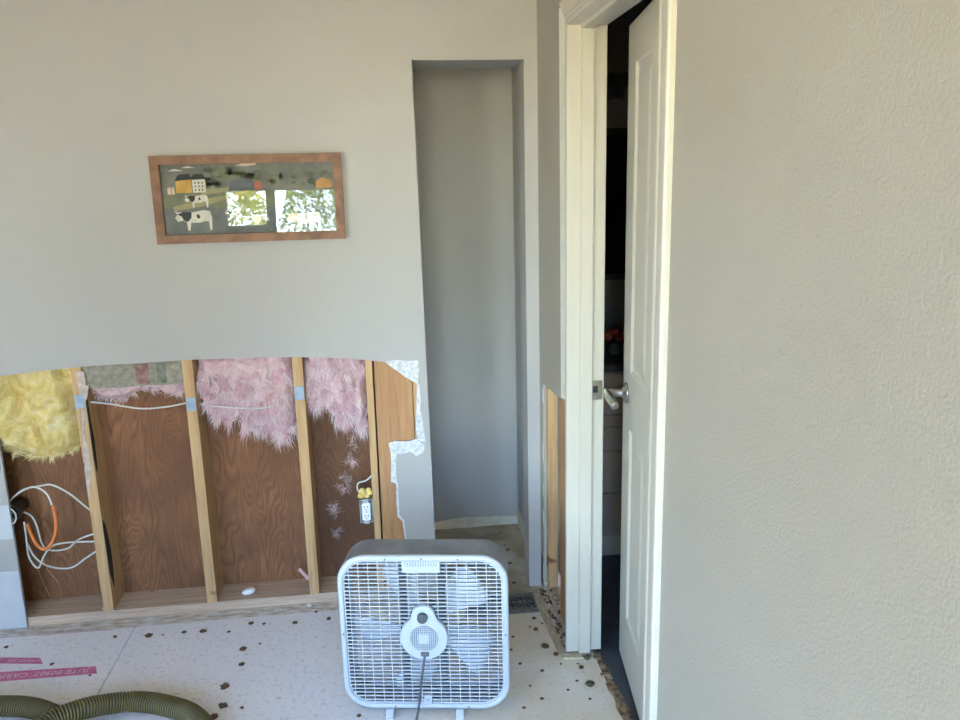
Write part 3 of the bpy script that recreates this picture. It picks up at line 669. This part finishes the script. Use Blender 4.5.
fo.build('foam_seal', 'yellow_foam', ot)
# small things on the bottom plate
o = MB(); o.lathe([(.004,0),(.022,.002),(.026,.010),(.020,.018),(.006,.021)], (0,0,0), 'Z', 16); q = o.build('plastic_cap', 'outlet_white'); q.scale = (1.1,.75,1); q.location = at(251,587,'Z',.039); q.location.y = .06; q.rotation_euler = (.0,0,.5); tag(q, 'small white plastic cap lying on the bottom plate', 'cap')
o = MB().box((-.006,-.004,-.03),(.006,.004,.03), bev=.001).build('drywall_anchor', 'pink_wool'); p = at(304,574,'Y',.07); o.location = p; o.rotation_euler = (0,R(-35),0); tag(o, 'pink scrap stick leaning at the foot of third stud', 'scrap')
c = at(33,622,'Z',.0); o = MB().tube(smooth_curve([c+Vector(q) for q in ((-.02,0,.035),(-.004,-.006,.03),(.016,-.012,.012),(.014,-.014,.004),(-.004,-.008,.006))],5), .0045, 8).build('metal_hook', 'galv'); tag(o, 'bent grey metal strap at the lower left drywall corner', 'scrap')
for k, (px, py, s, lab) in enumerate(((309,599,.012,'white plaster chip at the front of third stud'),(102,606,.010,'white plaster chip at the foot of first stud'),(213,596,.009,'white plaster chip at the foot of second stud'))):
    mb = MB(); bmesh.ops.create_icosphere(mb.bm, subdivisions=2, radius=s)
    for v_ in mb.bm.verts: v_.co *= 1+.5*noise.noise(v_.co*90+Vector((k,0,0))); v_.co.z *= .5
    o = mb.build('plaster_chip', 'gypsum'); o.location = at(px,py,'Y',.006); o.location.y = .002; o.location.z = .043 if k else .006; o.location.y = .03 if k else -.012; tag(o, lab, 'plaster chip', 'plaster chips')

# ------------------------------------------------------------------ box fan
FAN = empty('box_fan', (.070,-.742,0), R(-9.5)); tag(FAN, 'white square box fan with grey sides standing on the floor', 'fan')
FWD, FHT, FZ = .258, .258, .280   # half sizes, centre height
def rrect(hw, hh, r, y, n=10, cz=FZ):
    out = []
    for cx, cz_, a0 in ((hw-r,hh-r,0),(-hw+r,hh-r,90),(-hw+r,-hh+r,180),(hw-r,-hh+r,270)):
        for k in range(n+1):
            a = R(a0+90*k/n); out.append((cx+r*math.cos(a), y, cz+cz_+r*math.sin(a)))
    return out
MB().ring(rrect(FWD,FHT,.085,.004), rrect(FWD-.004,FHT-.004,.081,.004), (0,.112,0)).build('body_shell', 'fan_grey', FAN)
mb = MB(); L = [rrect(FWD+.002,FHT+.002,.087,.012), rrect(FWD+.002,FHT+.002,.087,-.002), rrect(FWD-.003,FHT-.003,.083,-.007), rrect(FWD-.012,FHT-.012,.076,-.007), rrect(FWD-.016,FHT-.016,.072,-.002), rrect(FWD-.016,FHT-.016,.072,.012)]
VL = [[mb.bm.verts.new(p) for p in r_] for r_ in L]
for p, q in zip(VL, VL[1:]+VL[:1]):
    for k in range(len(p)): f = mb.bm.faces.new((p[k],p[(k+1)%len(p)],q[(k+1)%len(p)],q[k])); f.smooth = True
ff = mb.build('front_frame', 'fan_white', FAN)
for x, z in ((-.11,FZ+FHT-.008),(.11,FZ+FHT-.008),(0,FZ+FHT-.007),(FWD-.008,FZ),(-FWD+.008,FZ),(-.10,FZ-FHT+.008),(.13,FZ-FHT+.008)):
    MB().lathe([(.003,-.0078),(.003,-.006)], (x,0,z), 'Y', 10).build('screw', 'cord_grey', ff)
gr = MB().ring(rrect(FWD-.014,FHT-.014,.074,.0), rrect(FWD-.019,FHT-.019,.069,.0), (0,.006,0)).build('grille', 'fan_white', FAN)
def half_at(z):   # half width of the opening at height offset z
    h_ = FHT-.016; r = .072; d = abs(z)-(h_-r)
    return FWD-.016 if d <= 0 else FWD-.016-r+math.sqrt(max(0, r*r-d*d))
nh = 37; hb = {}
for i in range(nh):
    z = -.232+.464*i/(nh-1); hw = half_at(z)
    MB().box((-hw,.0005,FZ+z-.0016),(hw,.0065,FZ+z+.0016)).build('grille_bar', 'fan_white', gr)
nvb = 16
for i in range(nvb):
    x = -.225+.45*i/(nvb-1); hh = half_at(x)
    MB().box((x-.0012,-.0005,FZ-hh),(x+.0012,.0035,FZ+hh)).build('grille_bar', 'fan_white', gr)
rg = MB().ring(rrect(FWD-.004,FHT-.004,.081,.108), rrect(FWD-.02,FHT-.02,.066,.108), (0,.006,0))
for i in range(13):
    z = -.22+.44*i/12; hw = half_at(z)-.002; rg.box((-hw,.109,FZ+z-.0011),(hw,.113,FZ+z+.0011))
for i in range(5):
    x = -.2+.4*i/4; hh = half_at(x)-.002; rg.box((x-.0012,.109,FZ-hh),(x+.0012,.113,FZ+hh))
tag(rg.build('rear_grille', 'fan_grey', FAN), kind='stuff')
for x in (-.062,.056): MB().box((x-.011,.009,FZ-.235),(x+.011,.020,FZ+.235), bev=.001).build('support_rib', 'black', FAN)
MB().ring(rrect(FWD-.0045,FHT-.0045,.0805,.014), rrect(FWD-.007,FHT-.007,.078,.014), (0,.092,0)).build('inner_shade_ring', 'dark_plastic', FAN)  # dark ring painting in the shade inside the shell
# blades
for k in range(5):
    a0 = R(122-72*k); mb = MB(); rows = []
    for i in range(9):
        r = .04+.185*i/8; row = []
        wdt = .55 - .05*abs(i-4)/4 if i < 8 else .42
        for j in range(7):
            s = (j/6-.5); ang = a0+s*(.62 if i > 2 else .50+.04*i)*(1 if i < 8 else .75)-.15*(i/8)
            y = .055+s*.045*(r/.22+.3)
            row.append((r*math.cos(ang), y, FZ+r*math.sin(ang)))
        rows.append(row)
    va = [[mb.bm.verts.new(p) for p in r_] for r_ in rows]; vb = [[mb.bm.verts.new((p[0],p[1]+.003,p[2])) for p in r_] for r_ in rows]
    ni, nj = 9, 7
    for i in range(ni-1):
        for j in range(nj-1):
            for q in ((va[i][j],va[i+1][j],va[i+1][j+1],va[i][j+1]),(vb[i][j],vb[i][j+1],vb[i+1][j+1],vb[i+1][j])): mb.bm.faces.new(q).smooth = True
    for i in range(ni-1): mb.bm.faces.new((va[i][0],vb[i][0],vb[i+1][0],va[i+1][0])); mb.bm.faces.new((va[i][-1],va[i+1][-1],vb[i+1][-1],vb[i][-1]))
    for j in range(nj-1): mb.bm.faces.new((va[0][j],va[0][j+1],vb[0][j+1],vb[0][j])); mb.bm.faces.new((va[-1][j],vb[-1][j],vb[-1][j+1],va[-1][j+1]))
    mb.build('blade', 'fan_blade', FAN)
MB().lathe([(.046,.03),(.05,.04),(.05,.075),(.03,.078)], (0,0,FZ), 'Y', 28).build('hub', 'fan_blade', FAN)
MB().lathe([(.055,.079),(.058,.085),(.058,.104),(.04,.107)], (0,0,FZ), 'Y', 28).build('motor', 'dark_plastic', FAN)
# teardrop centre cover with knob
cz = FZ-.008; pts = []
for k in range(61):
    a = R(56)-k/60*R(292); pts.append((.074*math.cos(a), .074*math.sin(a)))
for k in range(1,24):
    a = R(150)-k/24*R(120); pts.append((.038*math.cos(a), .072+.036*math.sin(a)))
def cover(sc_, y): return [(x*sc_,y,cz+z*sc_) for x, z in pts]
mb = MB(); L = [[mb.bm.verts.new(p) for p in cover(s_, y)] for s_, y in ((1,.008),(1,-.010),(.965,-.016),(.93,-.0165))]
for p, q in zip(L[:-1], L[1:]):
    for k in range(len(p)): mb.bm.faces.new((p[k],p[(k+1)%len(p)],q[(k+1)%len(p)],q[k])).smooth = True
mb.bm.faces.new(L[-1]); mb.bm.faces.new(L[0][::-1]); cv = mb.build('motor_cover', 'fan_white', FAN)
MB().lathe([(.043,-.0166),(.043,-.0174)], (0,0,cz), 'Y', 36).build('vent_mesh', 'dark_plastic', cv)
vm = MB()
for k in range(-6,7):
    z = k*.0065; h_ = math.sqrt(max(0,.043**2-z*z)); vm.box((-h_,-.0186,cz+z-.0013),(h_,-.0172,cz+z+.0013)); vm.box((z-.0013,-.0186,cz-h_),(z+.0013,-.0172,cz+h_))
tag(vm.build('vent_bars', 'fan_white', cv), kind='stuff')
MB().box((-.016,-.0192,cz-.016),(.016,-.0172,cz+.016), bev=.0006).build('badge', 'fan_white', cv)
kn = MB(); kn.lathe([(.0165,-.0166),(.0155,-.028),(.012,-.0285)], (-.002,0,cz+.072), 'Y', 24); kn.build('speed_knob', 'dark_plastic', cv)
MB().box((-.0035,-.0305,cz+.060),(-.0005,-.0286,cz+.084)).build('knob_ridge', 'cord_grey', cv)
MB().box((-.012,-.020,cz-.060),(.014,-.010,cz-.046), bev=.002).build('cord_grip', 'cord_grey', cv)
# top plate with slots and bottom badge
tp = MB().box((-.060,-.006,FZ+.205),(.056,.006,FZ+.243), bev=.002).build('handle_plate', 'fan_white', FAN)
for k in range(13): MB().box((-.050+k*.0078,-.0066,FZ+.226),(-.0475+k*.0078,-.0058,FZ+.240)).build('slot', 'fan_grey', tp)
bd = MB().box((-.010,-.006,FZ-.243),(.016,.004,FZ-.212), bev=.001).build('badge', 'fan_white', FAN)
MB().box((-.001,-.0068,FZ-.228),(.007,-.0058,FZ-.2265)).build('badge_mark', 'cord_grey', bd)
for x in (-.115,.105):
    MB().prism([(x-.014,-.03,.0),(x-.014,-.03,.006),(x-.014,-.012,.022),(x-.014,.02,.024),(x-.014,.10,.024),(x-.014,.125,.006),(x-.014,.125,.0),(x-.014,.11,.0),(x-.014,.09,.014),(x-.014,.005,.014),(x-.014,-.02,.0)], (.024,0,0)).build('foot', 'fan_white', FAN)
cp = smooth_curve([(.001,-.016,cz-.055),(-.004,-.026,cz-.085),(-.012,-.032,cz-.14),(-.022,-.040,cz-.22),(-.030,-.055,.012),(-.035,-.11,.0045),(-.04,-.22,.0045),(.03,-.4,.0045),(.18,-.55,.0045)], 7)
MB().tube(cp, .0038, 8).build('power_cord', 'cord_grey', FAN)

# ------------------------------------------------------------------ hose
def hz_(px, py, z=.033): p = at(px,py,'Z',z); return (p.x,p.y,z)
hp = [(-1.66,-.50,.033), hz_(-45,707), hz_(0,706), hz_(26,707), hz_(48,713), hz_(70,726), (-.97,-.80,.033), (-.96,-.95,.033), (-1.07,-1.06,.033), (-1.22,-1.0,.035), (-1.26,-.86,.045), hz_(28,738,.07), hz_(54,720,.082), hz_(80,710,.075), hz_(105,704.5,.055), hz_(135,701.5,.036), hz_(168,706), hz_(195,717), (-.57,-.83,.033), (-.53,-1.05,.033), (-.60,-1.3,.033), (-.8,-1.6,.033)]
C_ = smooth_curve(hp, 40)
L_ = [0]
for a, b_ in zip(C_[:-1], C_[1:]): L_.append(L_[-1]+(b_-a).length)
def sample(s):
    import bisect
    i = min(max(bisect.bisect_left(L_, s), 1), len(L_)-1); t = (s-L_[i-1])/max(1e-9, L_[i]-L_[i-1]); return C_[i-1].lerp(C_[i], t)
mb = MB(); pitch = .0092; n = int(L_[-1]/pitch); P_, r_ = [], []
for k in range(n):
    for f_, q in ((0,.0275),(.22,.0275),(.36,.0318),(.60,.0325),(.84,.0318)): P_.append(sample((k+f_)*pitch)); r_.append(q)
mb.tube(P_, r_, 18)
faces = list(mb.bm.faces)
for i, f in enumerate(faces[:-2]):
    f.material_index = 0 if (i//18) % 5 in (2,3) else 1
ho = mb.build('vacuum_hose', ['hose_rib','hose_groove']); tag(ho, 'olive ribbed vacuum hose looping over the floor', 'hose')

# ------------------------------------------------------------------ floor register
rx0, rx1, ry0, ry1 = .25, .545, -.205, -.055
rgt = empty('floor_register', (0,0,0)); tag(rgt, 'dark brown metal floor register with scroll cutouts behind the fan', 'floor vent')
MB().box((rx0,ry0,.0),(rx1,ry1,.004), bev=.001).build('register_plate', 'register_brown', rgt)
def scroll(cx, cy, s, flip):
    pts_ = []
    for k in range(15):
        a = k/14*R(420); r = s*(1-.78*k/14); pts_.append((cx+flip*r*math.cos(a), cy+r*math.sin(a), .0042))
    return MB().tube(pts_, .0036, 6).build('scroll_slot', 'black', rgt)
for i in range(6):
    for j in range(2): scroll(rx0+.042+.042*i, ry0+.052+.046*j, .018, 1 if (i+j) % 2 else -1)
for i in range(7): MB().box((rx0+.018+.042*i,ry0+.03,.0038),(rx0+.024+.042*i,ry0+.12,.0046)).build('scroll_slot', 'black', rgt)

# tack strip and rubble along the right wall
ts = empty('tack_strip', (0,0,0)); tag(ts, 'splintered wooden carpet tack strip on the floor along the right wall', 'tack strip')
MB().prism([(.535,-.04,0),(.565,-.035,0),(.566,-.2,0),(.568,-.33,0),(.572,-.488,0),(.545,-.49,0),(.541,-.36,0),(.535,-.2,0)], (0,0,.008)).build('wood_strip', 'tack_wood', ts)
for k in range(7): MB().lathe([(.002,.008),(.0012,.014)], (.553+.002*(k % 2),-.08-.058*k,0), 'Z', 8).build('tack', 'galv', ts)
ts2 = empty('tack_strip', (0,0,0)); tag(ts2, 'wooden tack strip stub on the floor at the foot of door jamb', 'tack strip')
MB().prism([(.548,-.492,0),(.655,-.517,0),(.655,-.54,0),(.552,-.525,0)], (0,0,.007)).build('wood_strip', 'tack_wood', ts2)
mb = MB(); rnd = random.Random(5)
for k in range(170):
    x = rnd.uniform(.568,.606); y = rnd.uniform(-.47,-.03); s = rnd.uniform(.002,.0075); zt_ = .038 if x > .593 else 0
    Mx = Matrix.Translation((x,y,zt_+s*.5)) @ Matrix.Rotation(rnd.uniform(0,3),4,Vector((rnd.random(),rnd.random(),rnd.random()+.1)).normalized())
    mb.mi = rnd.choice((0,1,1,2,2)); mb.box((-s,-s*.8,-s*.6),(s,s*.8,s*.6), Mx)
tag(mb.build('plaster_rubble', ['paper_torn','tack_wood','crumb_brown']), 'plaster and paper rubble in the right wall opening', 'rubble', kind='stuff')

# ------------------------------------------------------------------ pink printed strips
def strip(pts, label, words):
    P_ = [at(px,py,'Z',.001) for px,py in pts]; e = empty('seam_tape', P_[0]); o0 = P_[0]
    tag(e, label, 'tape strip', 'pink printed tape strips'); MB().prism([p-o0 for p in P_], (0,0,.001)).build('tape', 'pink_strip', e)
    a = (P_[0]+P_[3])/2; b_ = (P_[1]+P_[2])/2; d = a-b_; ang = math.atan2(d.y,d.x)
    cu = bpy.data.curves.new('lettering','FONT'); cu.body = words; cu.size = (P_[0]-P_[3]).length*.52; cu.align_y = 'CENTER'; cu.space_character = 1.05
    to = bpy.data.objects.new('tmp', cu); COL.objects.link(to); dg = bpy.context.evaluated_depsgraph_get(); me = bpy.data.meshes.new_from_object(to.evaluated_get(dg)); bpy.data.objects.remove(to)
    me.materials.clear(); l = link('lettering', me, 'white_ink', e); l.location = b_+d*.16*(.4 if len(words) > 12 else .1)-o0+Vector((0,0,.0016)); l.rotation_euler = (0,0,ang)
strip([(-30,674),(96,666.5),(97,673.5),(-30,684)], 'longer bright pink tape strip with white lettering on floor', 'JUTE 80907  CARPET SEA')
strip([(-30,657.5),(40,658),(43,664),(-30,663)], 'shorter pink tape strip nearest the stud wall', 'CARPET SEA')

# ------------------------------------------------------------------ crumbs of carpet pad on the floor
meshes = []
for k in range(5):
    mb = MB(); bmesh.ops.create_icosphere(mb.bm, subdivisions=2, radius=1)
    for v_ in mb.bm.verts:
        v_.co *= 1+.55*noise.noise(v_.co*1.7+Vector((k*7,0,0))); v_.co.z = max(-.3, v_.co.z*.55)
    me = bpy.data.meshes.new('pad_scrap'); mb.bm.to_mesh(me); mb.bm.free(); me.materials.append(M['crumb_brown' if k < 3 else 'crumb_green']); meshes.append(me)
spots = [(115,637,5),(149,636,8),(163,635,3),(184,632.5,5),(203,631.5,7),(229,632,4),(6,647.5,5),(52,664.5,5),(251,623.5,6),(264,624,4),(295,623,6),(329,619,6),(243,649.5,8),(242,664.5,6),(225,687,9),(223,706.5,9),(214,717,8),(242,708,4),(260,644,3),(240,665,3),
 (508,550,6),(510,563.5,5),(514,583,5),(501,533,4),(534,618.5,5),(542,623.5,3),(536,629.5,6),(530,627,3),(545,646.5,8),(556,654.5,6),(587,658,10),(581,667.5,6),(578,664,3),(590,684.5,9),(542,671,4),(561,664,3),(542,699,4),(511,650,4),(590,699,3),(577,681,3),(520,664,4),(505,545,3),(513,637,4),(316,612,4),(90,675.5,3),(359,716,5),(530,686,3),(524,708,4),(568,690,3)]
for k, (px, py, s) in enumerate(spots):
    inn = py < 595
    o = bpy.data.objects.new('pad_scrap', meshes[(k*7+3) % 5]); COL.objects.link(o); p = at(px,py,'Z',0); r = s/300*.46
    o.scale = (r,r*1.1,r*.8); o.rotation_euler = (0,0,k*1.7); o.location = (p.x,p.y,r*.8*.3-.0002)
    if inn: tag(o, 'dark scrap of carpet pad stuck to the niche floor', 'floor scrap', 'carpet pad scraps in the niche')
    elif px > 400: tag(o, 'small brown scrap of carpet pad on floor right of the fan', 'floor scrap', 'carpet pad scraps right of the fan')
    else: tag(o, 'small brown scrap of carpet pad on floor left of the fan', 'floor scrap', 'carpet pad scraps left of the fan')

# ------------------------------------------------------------------ outdoors (mirrored in the picture glass and lighting the room)
struct(MB().box((-60,-90,-.6),(60,14,-.45)).build('ground', 'dry_grass'), 'dry grass yard outside the windows', 'ground')
def tree(x, y, h, r, matn, label, seed, trunk=True, z0=-.45):
    e = empty('tree' if trunk else 'bush', (x,y,z0)); tag(e, label, 'tree' if trunk else 'bush'); rnd = random.Random(seed)
    if trunk: MB().tube([(0,0,0),(.05,0,h*.4),(0,.05,h*.8)], [r*.10,r*.07,r*.03], 10).build('trunk', 'bark', e)
    V, F_ = [], []
    for _ in range(5200):
        u = rnd.uniform(-1,1); th = rnd.uniform(0,2*math.pi); q = rnd.uniform(.55,1)**.5; s_ = math.sqrt(1-u*u)
        n = 1+.35*noise.noise((math.cos(th)*1.6*s_+seed,math.sin(th)*1.6*s_,u*1.6))
        cz_ = h*.58; c = Vector((r*s_*math.cos(th)*q*n, r*s_*math.sin(th)*q*n, cz_+h*.42*u*q*n))
        a = Vector((rnd.gauss(0,1),rnd.gauss(0,1),rnd.gauss(0,1))).normalized(); b2 = a.orthogonal().normalized(); l = r*.075*rnd.uniform(.6,1.4); b = len(V)
        V += [c-a*l, c+b2*l*.5, c+a*l, c-b2*l*.5]; F_.append((b,b+1,b+2,b+3))
    me = bpy.data.meshes.new('foliage'); me.from_pydata([tuple(v_) for v_ in V], [], F_); o = link('foliage', me, matn, e); o['kind'] = 'stuff'
tree(-2.3,-9.6,3.9,.62,'leaf_yellow','yellow green bush outside the small window',1, False)
tree(-2.15,-21,5.6,.75,'leaf','slender green tree outside the tall window',2); tree(-.55,-19,5.4,.85,'leaf','bushy green tree outside the tall window',3)
tree(4.6,-18,8,3.0,'leaf_dark','large dark unseen tree added right of the windows to block sky light',5); tree(13.5,-24,8,3.0,'leaf_dark','large dark tree at the right end of the yard',6)  # tree right of the windows is added out of view to block sky light
tree(-10.4,-26,8,2.8,'leaf_dark','large dark tree on the left of the yard',4)
